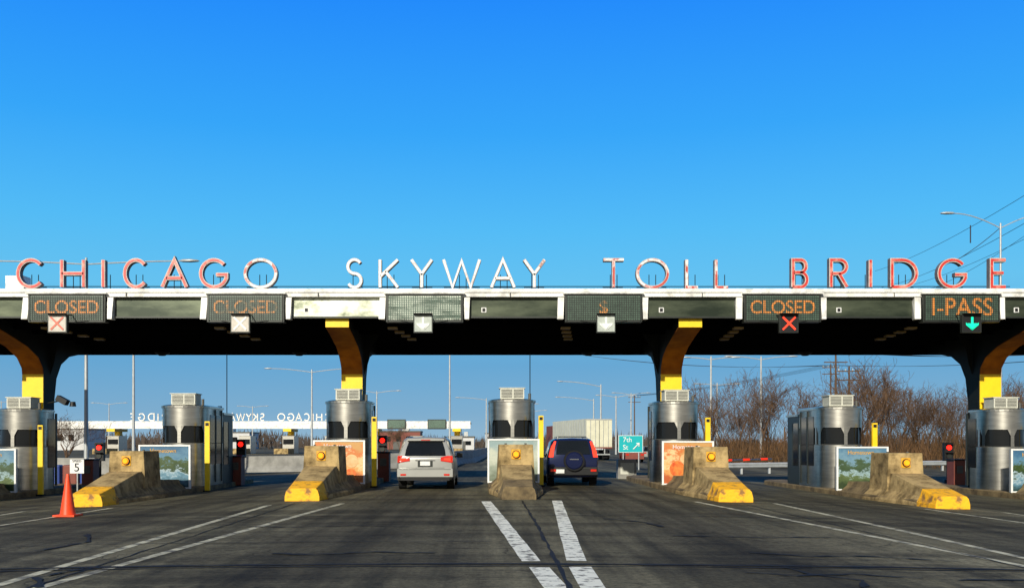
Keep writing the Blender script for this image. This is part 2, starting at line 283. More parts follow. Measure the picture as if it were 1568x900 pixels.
# ------------------------------------------------------------------ islands
KX=[0.74+5.77*k for k in range(-3,4)]
posters=[P_grey,P_blue,P_or,P_pale,P_or,P_grey,P_blue]
for k,X in zip(range(-3,4),KX):
    z0=gz(X)
    m=MB(); plan=[(-.55,27.0),(-.8,29.5),(-.85,33),(-.85,41),(-.4,42),(.4,42),(.85,41),(.85,33),(.8,29.5),(.55,27.0)]
    m.ringloft([[(x,y,-.1) for x,y in plan],[(x,y,.17) for x,y in plan],[(x*.96,y,.2) for x,y in plan]],'concdark',smooth=False)
    m.obj('toll_island',loc=(X,0,z0))
    m=MB()
    def sec(y,wb,wt,zt,zk):
        return [(-wb,y,0),(-wb,y,min(.12,zt*.5)),(-wt-.06,y,min(zk,zt*.8)),(-wt,y,zt),(wt,y,zt),(wt+.06,y,min(zk,zt*.8)),(wb,y,min(.12,zt*.5)),(wb,y,0)]
    nose='ypaint' if k!=0 else 'concdark'
    a=sec(26.05,.46,.36,.34,.3); a2=sec(27.0,.55,.40,.50,.3); b=sec(28.7,.78,.45,.84,.36); c=sec(29.0,.80,.46,.86,.36)
    d=sec(29.03,.80,.50,1.46,.36); e=sec(30.3,.82,.52,1.46,.36); f=sec(32.3,.84,.5,.5,.36)
    m.ringloft([a,a2],nose,smooth=False); m.ringloft([a2,b,c,d,e],'concrete',smooth=False); m.ringloft([e,sec(30.4,.82,.5,.55,.36),f],'concdark',smooth=False)
    m.box(-.14,.14,28.985,29.03,1.02,1.32,'ysq')
    m.cyl((0,28.99,1.17),(0,28.93,1.17),.12,.11,'black',14); m.cyl((0,28.93,1.17),(0,28.88,1.17),.095,.07,'orangel',14)
    for sx in(-.3,.3): m.cyl((sx,29.6,1.45),(sx,29.6,1.50),.04,.04,'grille',6)
    m.obj('crash_barrier',loc=(X,0,z0),bevel=0.025)
    m=MB(); hw=.85
    m.box(-hw,hw,32.42,32.52,.2,1.63,'galv'); 
    for x0,x1,q0,q1 in [(-hw-.01,-hw+.05,.19,1.64),(hw-.05,hw+.01,.19,1.64),(-hw+.05,hw-.05,1.59,1.64),(-hw+.05,hw-.05,.19,.24)]:
        m.box(x0,x1,32.38,32.42,q0,q1,'signw')
    m.box(-hw+.05,hw-.05,32.405,32.42,.24,1.59,posters[k+3])
    if k in(-1,1):
        for cx,cz,rr,kk in((-.35,.72,.26,'skin_red'),(.42,.95,.22,'peach'),(.38,.50,.20,'skin_red'),(-.1,1.05,.16,'peach')):
            m.cyl((cx,32.404,cz),(cx,32.400-rr*.01,cz),rr,rr*.96,kk,20)
    if k==0: m.box(-.5,.5,32.398,32.404,1.2,1.4,'signw')
    pob=m.obj('advertising_panel',loc=(X,0,z0))
    if k in(-1,1): text('Hometown',.2,(-.05,32.39,1.44),'signw',pob,'headline')
    elif k!=0: text('Hometown',.19,(-.05,32.395,1.44),'ysq',pob,'headline')
    text('Visit us',.11,(0,32.395,.33),'signw',pob,'caption')
    m=MB(); back=35.3 if k%2 else 36.5
    def plan(R,yb,ins=0):
        pts=[]
        cy=34.7
        for i in range(19):
            t=math.pi+math.pi*i/18; pts.append((R*math.cos(t),cy+R*math.sin(t)))
        return pts+[(R,yb-ins),(-R,yb-ins)]
    def lay(z,R,ins=0): return [(x,y,z) for x,y in plan(R,back,ins)]
    m.ringloft([lay(.2,.8),lay(1.70,.8)],'steel'); 
    m.ringloft([lay(1.70,.74,.06),lay(2.34,.74,.06)],'glass',capends=False)
    m.ringloft([lay(2.30,.8),lay(2.93,.8)],'steel')
    m.ringloft([lay(2.93,.84,-.04),lay(3.0,.84,-.04),lay(3.04,.7,0)],'steel',smooth=False)
    m.ringloft([lay(1.69,.812,-.01),lay(1.71,.812,-.01)],'grille',smooth=False)
    for t in (-90,-160,-20,-178,-2):
        a=math.radians(t); R=.79; w=.06
        ca=(R*math.cos(a),34.7+R*math.sin(a)); tx,ty=-math.sin(a),math.cos(a)
        m.add([(ca[0]-tx*w,ca[1]-ty*w,1.7),(ca[0]+tx*w,ca[1]+ty*w,1.7),(ca[0]+tx*w,ca[1]+ty*w,2.33),(ca[0]-tx*w,ca[1]-ty*w,2.33)],[(0,1,2,3)],'steel')
        if t in(-90,-160,-20):
            for sg in(-1,1):
                a2=math.radians(t+sg*12); q=(R*math.cos(a2),34.7+R*math.sin(a2))
                m.add([(ca[0]+tx*w*sg,ca[1]+ty*w*sg,2.33),(ca[0]+tx*w*sg,ca[1]+ty*w*sg,2.08),(q[0],q[1],2.30)],[(0,1,2)],'steel')
    for sx in(-1,1):
        for y0 in ([34.85] if k%2 else [34.85,35.65]):
            m.box(sx*.8-.012,sx*.8+.012,y0,y0+.6,.95,2.7,'glass'); m.box(sx*.8-.03,sx*.8+.03,y0+.62,y0+.7,.3,2.9,'frame')
    m.box(-.42,.42,34.35,35.05,3.06,3.42,'acwhite'); 
    for i in range(6): m.box(-.38,.0,34.335,34.35,3.10+i*.05,3.125+i*.05,'grille')
    for i in range(6): m.box(.05,.38,34.335,34.35,3.10+i*.05,3.125+i*.05,'grille')
    m.box(-.46,.46,34.32,35.08,3.42,3.445,'acwhite')
    m.cyl((.62,34.6,3.03),(.62,34.6,3.25),.05,.05,'grille',8)
    m.obj('toll_booth',loc=(X,0,z0))
    if k%2==0:
        m=MB(); m.box(-.78,.78,36.6,38.0,.2,2.75,'frame')
        for sx in(-1,1):
            m.box(sx*.78-.012,sx*.78+.012,36.7,37.25,.9,2.5,'glass'); m.box(sx*.78-.012,sx*.78+.012,37.35,37.9,.9,2.5,'frame')
        m.box(-.84,.84,36.55,38.05,2.75,2.83,'steel'); m.cyl((.5,37.2,2.83),(.5,37.2,3.1),.08,.08,'black',8)
        m.obj('service_cabin',loc=(X,0,z0))
    m=MB(); m.box(.90,1.07,33.85,33.95,.0,2.45,'yellow'); m.box(.86,1.11,33.8,34.0,0,.06,'darksteel'); m.box(.93,1.04,33.83,33.85,2.3,2.4,'black')
    m.obj('yellow_guard_post',loc=(X,0,z0))
    if k in(-3,-2,-1,2,3):
        m=MB(); m.cyl((.6,40,0.1),(.6,40,1.2),.06,.06,'black',8); m.cyl((.6,40,.1),(.6,40,.35),.2,.14,'black',8)
        m.box(.42,.78,39.9,40.1,1.1,1.85,'black')
        for zz,kk in((1.65,'redlamp'),(1.3,'frame')):
            m.cyl((.6,39.9,zz),(.6,39.86,zz),.10,.10,kk,14)
            m.box(.45,.75,39.72,39.9,zz+.135,zz+.15,'black')
        m.obj('traffic_light',loc=(X,0,z0))
        m=MB(); m.box(-.3,.15,38.2,38.8,.2,1.3,'redcab'); m.box(-.34,.19,38.16,38.84,1.3,1.36,'black'); m.box(-.2,.05,38.18,38.2,.8,1.1,'grille')
        m.obj('toll_equipment_cabinet',loc=(X+(.3 if k>0 else .9),0,z0-.15),bevel=.02)

# ------------------------------------------------------------------ canopy
can=empty('toll_canopy')
m=MB(); XL,XR=-21.5,22.5
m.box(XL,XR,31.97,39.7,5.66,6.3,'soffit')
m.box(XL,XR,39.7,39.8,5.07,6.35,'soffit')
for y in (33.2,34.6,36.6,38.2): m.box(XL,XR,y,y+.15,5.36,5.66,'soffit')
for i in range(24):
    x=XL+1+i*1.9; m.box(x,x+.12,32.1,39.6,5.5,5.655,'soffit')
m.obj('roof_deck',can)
m=MB()
random.seed(3)
for X in [0.74+5.77*(k+.5) for k in range(-4,4)]:
    for i in range(4): m.box(X-1.3+i*.12,X-1.1+i*.12+.12,32.6+i*1.15,32.9+i*1.15,5.30,5.36,'amber')
m.obj('lane_light_fittings',can)
m=MB(); m.box(XL,XR,31.66,32.5,6.22,6.46,'white'); m.box(XL,XR,31.62,31.66,6.36,6.48,'white')
for i in range(15):
    x=XL+i*3.1+.4; m.box(x,x+.03,31.61,31.625,6.23,6.36,'grille')
m.obj('parapet',can,bevel=.01)
LX=[0.74+5.77*(k+.5) for k in range(-4,4)]
m=MB()
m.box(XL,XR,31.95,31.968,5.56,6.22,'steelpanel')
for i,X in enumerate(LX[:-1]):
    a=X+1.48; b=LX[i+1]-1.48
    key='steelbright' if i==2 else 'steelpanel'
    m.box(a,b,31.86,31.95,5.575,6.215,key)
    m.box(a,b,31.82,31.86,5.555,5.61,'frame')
    q=a+.35
    if i>1: m.box(q,q+.16,31.84,31.86,5.74,5.90,'signw'); m.box(q+.03,q+.13,31.832,31.84,5.765,5.875,'black')
m.obj('fascia_panels',can)
m=MB()
for X in LX:
    for s in(-1,1):
        x=X+s*1.36
        m.add([(x-.10,31.70,6.217),(x+.10,31.70,6.217),(x+.07,31.62,5.5),(x-.13 if s<0 else x-.07,31.62,5.5),(x-.10,31.95,6.217),(x+.10,31.95,6.217),(x+.07,31.95,5.5),(x-.07,31.95,5.5)],
              [(0,3,2,1),(4,5,6,7),(0,1,5,4),(1,2,6,5),(2,3,7,6),(3,0,4,7)],'white')
m.obj('sign_brackets',can)
for k in(-3,-1,1,3):
    X=0.74+5.77*k; z0=gz(X)
    prof=[(35.4,z0)]+[(35.4,3.98),(35.36,4.2),(35.0,4.55),(34.2,4.85),(33,5.1),(32.0,5.28),(32.0,5.6)]
    back=[(39.65,5.6),(39.65,5.1),(38.6,4.98),(37.6,4.8),(36.9,4.45),(36.5,3.9),(36.3,3.0),(36.3,z0)]
    pr=prof+back; n=len(pr); m=MB(); w=.38
    for sx in(-1,1):
        vs=[(sx*(w-.012),y,z) for y,z in pr]
        m.add(vs,[tuple(range(n)) if sx>0 else tuple(reversed(range(n)))],'darksteel')
    for i in range(n-1):
        (ya,za),(yb,zb)=pr[i],pr[i+1]
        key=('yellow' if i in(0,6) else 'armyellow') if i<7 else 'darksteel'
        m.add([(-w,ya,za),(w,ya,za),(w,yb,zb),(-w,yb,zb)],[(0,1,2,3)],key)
        if i<6:
            dy,dz=yb-ya,zb-za; l=math.hypot(dy,dz); ny,nz=dz/l*.05,-dy/l*.05
            for sx in(-1,1):
                m.add([(sx*w,ya,za),(sx*w,yb,zb),(sx*w,yb+abs(ny),zb+abs(nz)*.5),(sx*w,ya+abs(ny),za+abs(nz)*.5)],[(0,1,2,3)],key)
    for s in(-1,1):
        m.add([(s*.37,36.0,5.5),(s*.95,36.0,5.5),(s*.62,36.0,5.0),(s*.5,36.0,4.4),(s*.37,36.0,4.0)],[(0,1,2,3,4)],'darksteel')
    m.obj('column',can,loc=(X,0,0))
m=MB()
for x in(-10.6,1.56): m.cyl((x,39.3,5.1),(x,39.3,2.6),.018,.018,'wire',6)
for x,y in((-13.2,39.3),(-7.7,39.3),(3.9,39.3),(12.6,39.3)): m.cyl((x,y,5.12),(x,y,5.0),.3,.12,'black',12)
m.obj('conduits',can)
m=MB(); m.box(-.32,.28,0,.5,0,.5,'white'); m.box(-.27,.23,-.01,0,.06,.44,'signw'); m.obj('rooftop_cabinet',loc=(-15.55,32.0,6.463),bevel=.02)

# letters -------------------------------------------------
def arc(cx,cz,rx,rz,a0,a1,n=22):
    return [(cx+rx*math.cos(math.radians(a0+(a1-a0)*i/n)),cz+rz*math.sin(math.radians(a0+(a1-a0)*i/n))) for i in range(n+1)]
def glyph(ch):
    if ch=='C': return [(arc(.5,.5,.5,.5,42,318),0)]
    if ch=='G': return [(arc(.5,.5,.5,.5,42,340)+[(.97,.46),(.58,.46)],0)]
    if ch=='O': return [(arc(.5,.5,.5,.5,0,360,32)[:-1],1)]
    if ch=='H': return [([(0,0),(0,1)],0),([(1,0),(1,1)],0),([(.0,.5),(1,.5)],0)]
    if ch=='I': return [([(.5,0),(.5,1)],0)]
    if ch=='A': return [([(0,0),(.5,1),(1,0)],0),([(.17,.33),(.83,.33)],0)]
    if ch=='S': return [(arc(.5,.75,.46,.25,30,270,16)+arc(.5,.25,.46,.25,90,-150,16)[1:],0)]
    if ch=='K': return [([(0,0),(0,1)],0),([(1,1),(.03,.4)],0),([(.3,.58),(1,0)],0)]
    if ch=='Y': return [([(0,1),(.5,.48),(1,1)],0),([(.5,.5),(.5,0)],0)]
    if ch=='W': return [([(0,1),(.25,0),(.5,.95),(.75,0),(1,1)],0)]
    if ch=='T': return [([(0,1),(1,1)],0),([(.5,.98),(.5,0)],0)]
    if ch=='L': return [([(0,1),(0,0),(1,0)],0)]
    if ch=='B': return [([(0,0),(0,1),(.55,1)]+arc(.55,.77,.38,.23,80,-90,10)+[(.05,.54)],0),([(.5,.54)]+arc(.55,.27,.45,.27,80,-90,10)+[(0,0)],0)]
    if ch=='R': return [([(0,0),(0,1),(.55,1)]+arc(.55,.75,.42,.25,80,-90,10)+[(.05,.5)],0),([(.5,.5),(1,0)],0)]
    if ch=='D': return [([(0,0),(0,1),(.4,1)]+arc(.4,.5,.6,.5,80,-80,16)+[(.4,0),(0,0)],0)]
    if ch=='E': return [([(1,1),(0,1),(0,0),(1,0)],0),([(.05,.52),(.85,.52)],0)]
LET=[('C',27,72),('H',94,133),('I',157,163),('C',190,230),('A',247,290),('G',306,352),('O',374,426),('S',530,557),('K',580,612),('Y',628,664),('W',677,737),('A',750,790),('Y',800,836),('T',921,957),('O',973,1024),('L',1048,1070),('L',1093,1116),('B',1210,1237),('R',1268,1298),('I',1328,1334),('D',1361,1404),('G',1433,1480),('E',1513,1540)]
sgn=empty('toll_plaza_letter_sign',(0,31.8,6.5))
for i,(ch,a,b) in enumerate(LET):
    hw=.062 if (i<6 or i>16) else .052
    x0=(a-752)/47.0+hw; x1=(b-752)/47.0-hw
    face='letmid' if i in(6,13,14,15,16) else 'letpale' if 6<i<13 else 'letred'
    edge='letedge' if face=='letred' else 'letedge2'
    m=MB()
    H=1.0
    for j,(pts,cl) in enumerate(glyph(ch)):
        q=[(x0+(x1-x0)*px,hw+(H-2*hw)*pz) for px,pz in pts]
        m.ribbon(q,hw,0+.002*j,.22,'letside',face,bool(cl),fw=.6,proud=.012+.002*j,edge=edge)
    for xs_ in ((x0+x1)/2-.08,(x0+x1)/2+.14):
        m.cyl((xs_,.25,-.05),(xs_,.25,.5),.014,.014,'darksteel',5)
    m.cyl((x0,.24,.08),(x1,.24,.08),.012,.012,'darksteel',5)
    m.obj('letter_'+ch.lower(),sgn)
m=MB()
m.cyl((-15.5,.3,.12),(17,.3,.12),.015,.015,'darksteel',5); m.obj('support_rail',sgn)

# message signs and lane control signals ------------------
words=['CLOSED','CLOSED','','$','CLOSED','I-PASS']
for i,X in enumerate(LX[1:7]):
    m=MB()
    m.box(-1.24,1.24,31.58,31.94,5.40,6.30,'frame')
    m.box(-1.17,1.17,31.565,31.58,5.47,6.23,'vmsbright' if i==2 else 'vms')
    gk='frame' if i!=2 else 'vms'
    for q in range(1,32): m.box(-1.17+q*.073-.008,-1.17+q*.073+.008,31.534,31.540,5.47,6.23,gk)
    for q in range(1,11): m.box(-1.17,1.17,31.5345,31.5395,5.47+q*.07-.008,5.47+q*.07+.008,gk)
    for q in (-1.20,1.17): m.box(q,q+.03,31.53,31.58,5.44,6.26,'frame')
    m.box(-1.30,1.30,31.5,31.95,6.30,6.33,'white')
    o=m.obj('message_sign',loc=(X,0,0))
    if words[i]: text(words[i],.60 if i!=5 else .80,(0,31.553,5.85),'ledfaint' if i in(1,3) else 'led' ,o,'message',sx=.95,off=.006)
    m=MB(); 
    m.box(-.30,.30,30.9,31.06,4.98,5.56,'frame'); m.box(-.27,.27,30.885,30.9,5.01,5.53,'palebox' if i<2 else 'palegreen' if i<4 else 'black')
    for sx in(-.2,.2): m.cyl((sx,31,5.55),(sx,31.6,5.62),.02,.02,'darksteel',6)
    m.cyl((.3,31,5.3),(.75,31.5,5.42),.012,.012,'darksteel',5); m.cyl((-.3,31,5.3),(-.75,31.5,5.42),.012,.012,'darksteel',5)
    m.box(-.3,.3,30.7,30.9,5.56,5.575,'frame')
    if i in(0,1,4):
        key={0:'pinkx',1:'paleg',4:'redx'}[i]
        for a in(-1,1):
            m.box(-.28,.28,30.868-.003*a,30.88-.003*a,5.242,5.298,key,rot=Matrix.Rotation(math.radians(45*a),3,'Y'),piv=Vector((0,30.87,5.27)))
    else:
        key='greena' if i==5 else 'paleg'
        m.box(-.035,.035,30.87,30.88,5.15,5.47,key)
        m.add([(-.2,30.868,5.3),(0,30.868,5.06),(.2,30.868,5.3),(.2,30.868,5.22),(0,30.868,5.05),(-.2,30.868,5.22)],[(0,5,4,3,2,1)],key)
        m.add([(-.17,30.866,5.27),(0,30.866,5.08),(.17,30.866,5.27)],[(0,1,2)],key)
    m.obj('lane_control_signal',loc=(X,0,0))

# ------------------------------------------------------------------ second plaza behind
c2=empty('distant_toll_canopy')
m=MB()
for a,b in((-76,-28.5),(-26.5,-3.6)):
    m.box(a,b,170,170.4,4.0,5.3,'white'); m.box(a,b,170.4,177,4.8,5.2,'soffit')
for x in(-66,-50.8,-35.4,-20.3,-6):
    m.box(x-.5,x+.5,173,174,-.4,4.8,'yellow'); m.box(x-.7,x+.7,169.9,176,3.5,4.0,'yellow')
m.obj('canopy_structure',c2)
m=MB()
for a in(-18,-11):
    m.box(a,a+3.2,169.7,170,3.9,5.6,'frame'); m.box(a+.15,a+3.05,169.68,169.7,4.1,5.45,'vms')
m.obj('message_boards',c2)
m=MB()
for i,(ch,a,b) in enumerate(LET):
    x1=-(a-752)/47.0*1.08-44.5; x0=-(b-752)/47.0*1.08-44.5
    for pts,cl in glyph(ch):
        m.ribbon([(x1+(x0-x1)*px,5.4+1.2*pz) for px,pz in pts],.10,170,170.25,'white','white',bool(cl))
m.obj('letters',c2)
for x in(-66,-50.8,-43,-35.4,-28,-20.3,-13,-6):
    m=MB(); m.box(-1,1,0,4,0,3,'steel'); m.box(-.9,.9,-.02,0,1.6,2.5,'glass'); m.box(-1.1,1.1,-.1,4.1,3,3.1,'steel'); m.box(-1.2,1.2,-6,-1,0,.9,'concrete')
    m.obj('distant_toll_booth',loc=(x,171,-.33),bevel=.03)

# ------------------------------------------------------------------ vehicles
def car(name,X,Y,W,H,L,paint,kind):
    root=empty(name,(X,Y,gz(X)))
    hw=W/2; m=MB()
    st=[
        (0.06,.34,hw*.93,1.02,hw*.93,H-.03,hw*.70,.34 if kind=='silver' else .20),
        (0.25,.30,hw,1.04,hw*.98,H-.0,hw*.77,.32 if kind=='silver' else .18),
        (1.2,.28,hw,1.02,hw*.985,H,hw*.79,0),(2.2,.28,hw,1.0,hw*.985,H-.02,hw*.79,0),
        (2.9,.28,hw,.98,hw*.98,H-.09,hw*.76,0),(3.65,.28,hw*.99,.97,hw*.95,1.06,hw*.8,0),
        (L-.35,.3,hw*.96,.86,hw*.9,.92,hw*.75,0),(L,.35,hw*.8,.7,hw*.75,.75,hw*.6,0)]
    rings=[]
    for y,zb,wl,ze,we,zr,wr,ln in st:
        def yy(z): return y+ln*max(0,(z-ze)/(H-ze)) 
        R=[(0,zb),(wl*.9,zb),(wl,zb+.12),(wl,.72),(we,ze),(wr+.02,zr-.10),(wr-.09,zr-.01),(0,zr+.015)]
        ring=[(x,yy(z),z) for x,z in R]+[(-x,yy(z),z) for x,z in reversed(R[1:-1])]
        rings.append(ring)
    n=14
    for k in range(len(rings)-1):
        for i in range(n):
            j=(i+1)%n; key=paint
            if i in(4,9) and 1<=k<=3: key='glass'
            if k==4 and i in(4,5,6,7,8,9): key='glass'
            if i in(0,13): key='black'
            m.add([rings[k][i],rings[k][j],rings[k+1][j],rings[k+1][i]],[(0,1,2,3)],key,False)
    r0=rings[0]
    for i in range(7):
        a=r0[i];b=r0[i+1]
        pa=(-a[0],a[1],a[2]); pb=(-b[0],b[1],b[2])
        m.add([a,b,pb,pa],[(0,3,2,1)],paint)
    rf=rings[-1]; m.add(rf,[tuple(range(n))],paint)
    import bmesh
    body=m.obj('body',root,bevel=.0)
    bm=bmesh.new(); bm.from_mesh(body.data); bmesh.ops.remove_doubles(bm,verts=bm.verts,dist=.001)
    bmesh.ops.recalc_face_normals(bm,faces=bm.faces); bm.to_mesh(body.data); bm.free()
    bv=body.modifiers.new('b','BEVEL'); bv.width=.045; bv.segments=3; bv.limit_method='ANGLE'; bv.angle_limit=math.radians(25)
    for p in body.data.polygons: p.use_smooth=True
    d=MB()
    ln=st[0][7]; ze=1.02
    def ry(z): return .06+ln*max(0,(z-ze)/(H-ze))
    def rp(pts,off,key):
        v=[(x,ry(z)-off,z) for x,z in pts]; d.add(v,[tuple(range(len(v)))],key)
    if kind=='silver':
        rp([(-.66,1.1),(.66,1.1),(.63,1.3),(.54,1.57),(-.54,1.57),(-.63,1.3)],.02,'glass')
        d.box(-.60,.60,ry(1.6)-.12,ry(1.6)+.2,1.585,1.635,paint)
        d.box(-.15,.15,ry(1.6)-.13,ry(1.6)-.11,1.595,1.62,'tail')
        for s in(-1,1):
            rp([(s*.50,.93),(s*.86,.88),(s*.88,1.10),(s*.72,1.10),(s*.50,1.05)],.03,'tail')
            rp([(s*.60,.96),(s*.82,.93),(s*.82,1.03),(s*.62,1.03)],.04,'brake')
            d.box(s*.86-.03,s*.86+.03,.0,.35,.88,1.08,'tail')
            d.box(s*.7-.09,s*.7+.09,-.075,-.06,.46,.52,'tail')
            d.cyl((s*.60,.5,H+.02),(s*.58,2.3,H+.02),.02,.02,'black',6)
        d.box(-hw*.96,hw*.96,-.06,.12,.42,.68,paint); d.box(-hw*.85,hw*.85,-.05,.14,.30,.42,'black')
        d.box(-hw*.9,hw*.9,-.064,-.06,.655,.67,'frame'); d.box(-.62,.62,.052,.058,.70,.712,'frame')
        d.box(-.16,.16,.02,.05,.78,.92,'plate'); d.box(-.24,.24,.045,.056,.74,.93,'frame'); d.box(-.32,.32,.03,.05,.94,.965,'chrome')
        d.cyl((-.02,ry(1.12)-.035,1.12),(.32,ry(1.2)-.035,1.2),.012,.008,'black',5)
        d.cyl((.55,-.02,.33),(.55,.2,.33),.045,.045,'chrome',10)
    else:
        rp([(-.60,1.12),(.60,1.12),(.58,1.3),(.50,1.60),(-.50,1.60),(-.58,1.3)],.02,'glass')
        for s in(-1,1):
            d.add([(s*.70,ry(1.02)-.03,1.02),(s*.86,ry(1.02)-.02,1.02),(s*.80,ry(1.3)-.02,1.3),(s*.66,ry(1.58)-.02,1.58),(s*.59,ry(1.58)-.03,1.58),(s*.66,ry(1.3)-.03,1.3)],[(0,1,2,3,4,5)],'brake')
            d.add([(s*.85,ry(1.02)-.02,1.02),(s*.88,.18,1.02),(s*.76,.32,1.45),(s*.73,ry(1.45)-.02,1.45)],[(0,1,2,3)],'tail')
            d.box(s*.70-.1,s*.70+.1,-.09,-.075,.52,.60,'tail')
            d.cyl((s*.52,.4,H+.04),(s*.52,2.3,H+.04),.02,.02,'galv',6)
            for yq in(.45,1.3,2.2): d.box(s*.52-.02,s*.52+.02,yq,yq+.08,H-.03,H+.04,'galv')
        d.box(-.5,.5,.7,.75,H+.045,H+.075,'black'); d.box(-.5,.5,1.9,1.95,H+.045,H+.075,'black')
        d.cyl((.02,.06,.90),(.02,-.16,.90),.36,.36,'rubber',28); d.cyl((.02,-.155,.90),(.02,-.19,.90),.31,.27,paint,28); d.box(-.14,.18,-.195,-.185,.93,.97,'chrome')
        d.box(-hw*.95,hw*.95,-.06,.12,.40,.68,'black'); d.box(-hw*.9,hw*.9,-.075,-.06,.61,.65,'frame')
        d.box(-.62,-.32,-.09,-.075,.46,.60,'plate')
    for s in(-1,1):
        d.box(s*(hw+.09)-.10,s*(hw+.09)+.10,3.0,3.1,1.0,1.16,paint if kind!='silver' else 'black'); d.box(s*(hw+.09)-.08,s*(hw+.09)+.08,2.99,3.0,1.02,1.14,'glass'); d.box(s*hw-.06,s*hw+.06,3.02,3.07,1.02,1.06,'black')
    d.obj('trim_and_lamps',root,bevel=.008)
    w=MB()
    for s in(-1,1):
        for y in(.85,L-.9):
            xo=s*(hw-.02); xi=s*(hw-.25)
            w.cyl((xi,y,.34),(xo,y,.34),.34,.34,'rubber',24); w.cyl((xo,y,.34),(xo+s*.012,y,.34),.23,.20,'galv',16)
    w.box(-hw+.25,hw-.25,.8,.9,.28,.36,'black')
    w.box(-hw+.02,hw-.02,.2,L-.2,.30,.40,'black')
    w.obj('wheels',root)
car('silver_suv',-2.13,31.6,1.86,1.70,4.85,'silver','silver')
car('dark_blue_suv',2.88,34.3,1.79,1.68,4.55,'blue','blue')

tr=empty('semi_trailer_truck',(10.6,96,gz(10)),math.radians(10))
m=MB(); m.box(-1.3,1.3,0,14,1.15,4.05,'truck')
for i in range(14): 
    for s in(-1,1): m.box(s*1.3-.02,s*1.3+.02,.5+i,.58+i,1.2,4.0,'galv')
m.box(-1.3,1.3,-.03,0,3.93,4.05,'galv'); m.box(-1.3,1.3,-.03,0,1.15,1.28,'redcab'); m.box(-.02,.02,-.04,0,1.3,3.9,'grille')
for x in(-.9,-.4,.4,.9): m.cyl((x,-.05,1.3),(x,-.05,3.9),.025,.025,'galv',6)
m.box(-1.1,1.1,-.02,.06,.5,.62,'galv'); m.box(-.6,-.5,0,.06,.5,1.15,'galv'); m.box(.5,.6,0,.06,.5,1.15,'galv')
for s in(-1,1):
    for y in(1.2,2.5): m.cyl((s*.75,y,.5),(s*1.28,y,.5),.5,.5,'rubber',18)
    m.box(s*.75-.25,s*.75+.25,.4,.42,.2,1,'black')
m.box(-1.2,1.2,14.5,17.5,.8,3.6,'redcab'); m.cyl((-1.2,16.5,.5),(1.2,16.5,.5),.5,.5,'rubber',18)
m.obj('trailer',tr)
def small_car(x,y,paint,rz=0):
    m=MB(); m.box(-.88,.88,0,4.4,.3,.9,paint)
    a=[(-.8,.4,.9),(.8,.4,.9),(.8,3.2,.9),(-.8,3.2,.9)]; b=[(-.62,.9,1.42),(.62,.9,1.42),(.62,2.4,1.42),(-.62,2.4,1.42)]
    m.ringloft([a,b],'glass',smooth=False); m.box(-.62,.62,.95,2.4,1.42,1.45,paint)
    for s in(-1,1):
        m.box(s*.7-.14,s*.7+.14,-.02,0,.65,.8,'tail')
        for yy in(.8,3.5): m.cyl((s*.68,yy,.32),(s*.88,yy,.32),.32,.32,'rubber',14)
    m.obj('distant_car',loc=(x,y,gz(x)),bevel=.06,rotz=rz)
small_car(13.5,92,'redcab'); small_car(-8,120,'silver',.1); small_car(-11.5,150,'black'); small_car(18,110,'silver')

# ------------------------------------------------------------------ street furniture
m=MB(); m.cyl((0,0,.04),(0,0,.93),.17,.035,'cone',20); m.box(-.24,.24,-.24,.24,0,.04,'cone'); m.cyl((0,0,.9),(0,0,.95),.04,.03,'cone',12)
m.obj('traffic_cone',loc=(-9.55,22.1,gz(9.55)+.01))
m=MB(); m.box(-.75,.75,0,.03,1.05,2.1,'signw'); m.box(-.72,.72,-.006,0,1.08,2.07,'green'); 
for x in(-.45,.5): m.cyl((x,.06,-.3),(x,.06,2.0),.04,.04,'galv',8)
for p,q in(((.15,1.25),(.52,1.62)),((.52,1.62),(.34,1.60)),((.52,1.62),(.50,1.42))):
    m.cyl((p[0],-.02,p[1]),(q[0],-.02,q[1]),.035,.035,'signw',6)
o=m.obj('highway_exit_sign',loc=(8.55,60,gz(8.55)))
text('7th',.42,(-.2,-.015,1.82),'signw',o,'line_1'); text('St',.42,(-.32,-.015,1.36),'signw',o,'line_2')
m=MB(); m.box(-.25,.25,0,.02,.75,1.25,'signw'); m.cyl((0,.05,-.1),(0,.05,.8),.03,.03,'galv',8)
o=m.obj('speed_limit_sign',loc=(-14.8,35,gz(14.8))); text('5',.42,(0,-.01,.95),'black',o,'numeral'); text('SPEED',.12,(0,-.01,1.19),'black',o,'caption')
m=MB()
for i in range(3): m.box(-1+i*.7,-.4+i*.7,0,.4,0,.95,'bluebar' if i!=1 else 'redcab')
m.obj('water_filled_barrier',loc=(-17,39.5,-.33),bevel=.06)
def wall(name,pts,h,key='concgrey'):
    m=MB()
    for (ax,ay),(bx,by) in zip(pts[:-1],pts[1:]):
        d=Vector((bx-ax,by-ay,0)).normalized(); nrm=Vector((-d.y,d.x,0))
        rings=[]
        for (x,y) in((ax,ay),(bx,by)):
            z=gz(x); rings.append([(x+nrm.x*o,y+nrm.y*o,z+zz) for o,zz in((-.3,0),(-.28,.1),(-.13,.35),(-.09,h),(.09,h),(.13,.35),(.28,.1),(.3,0))])
        m.ringloft(rings,key,smooth=False)
    m.obj(name)
wall('concrete_median_wall',[(-60,62),(-22,58),(-10,58),(-4,62),(-1.5,75),(-.5,120),(0,300)],.95)
wall('concrete_median_wall',[(-3.5,52),(-2.6,60),(-2.2,90)],.8)
m=MB()
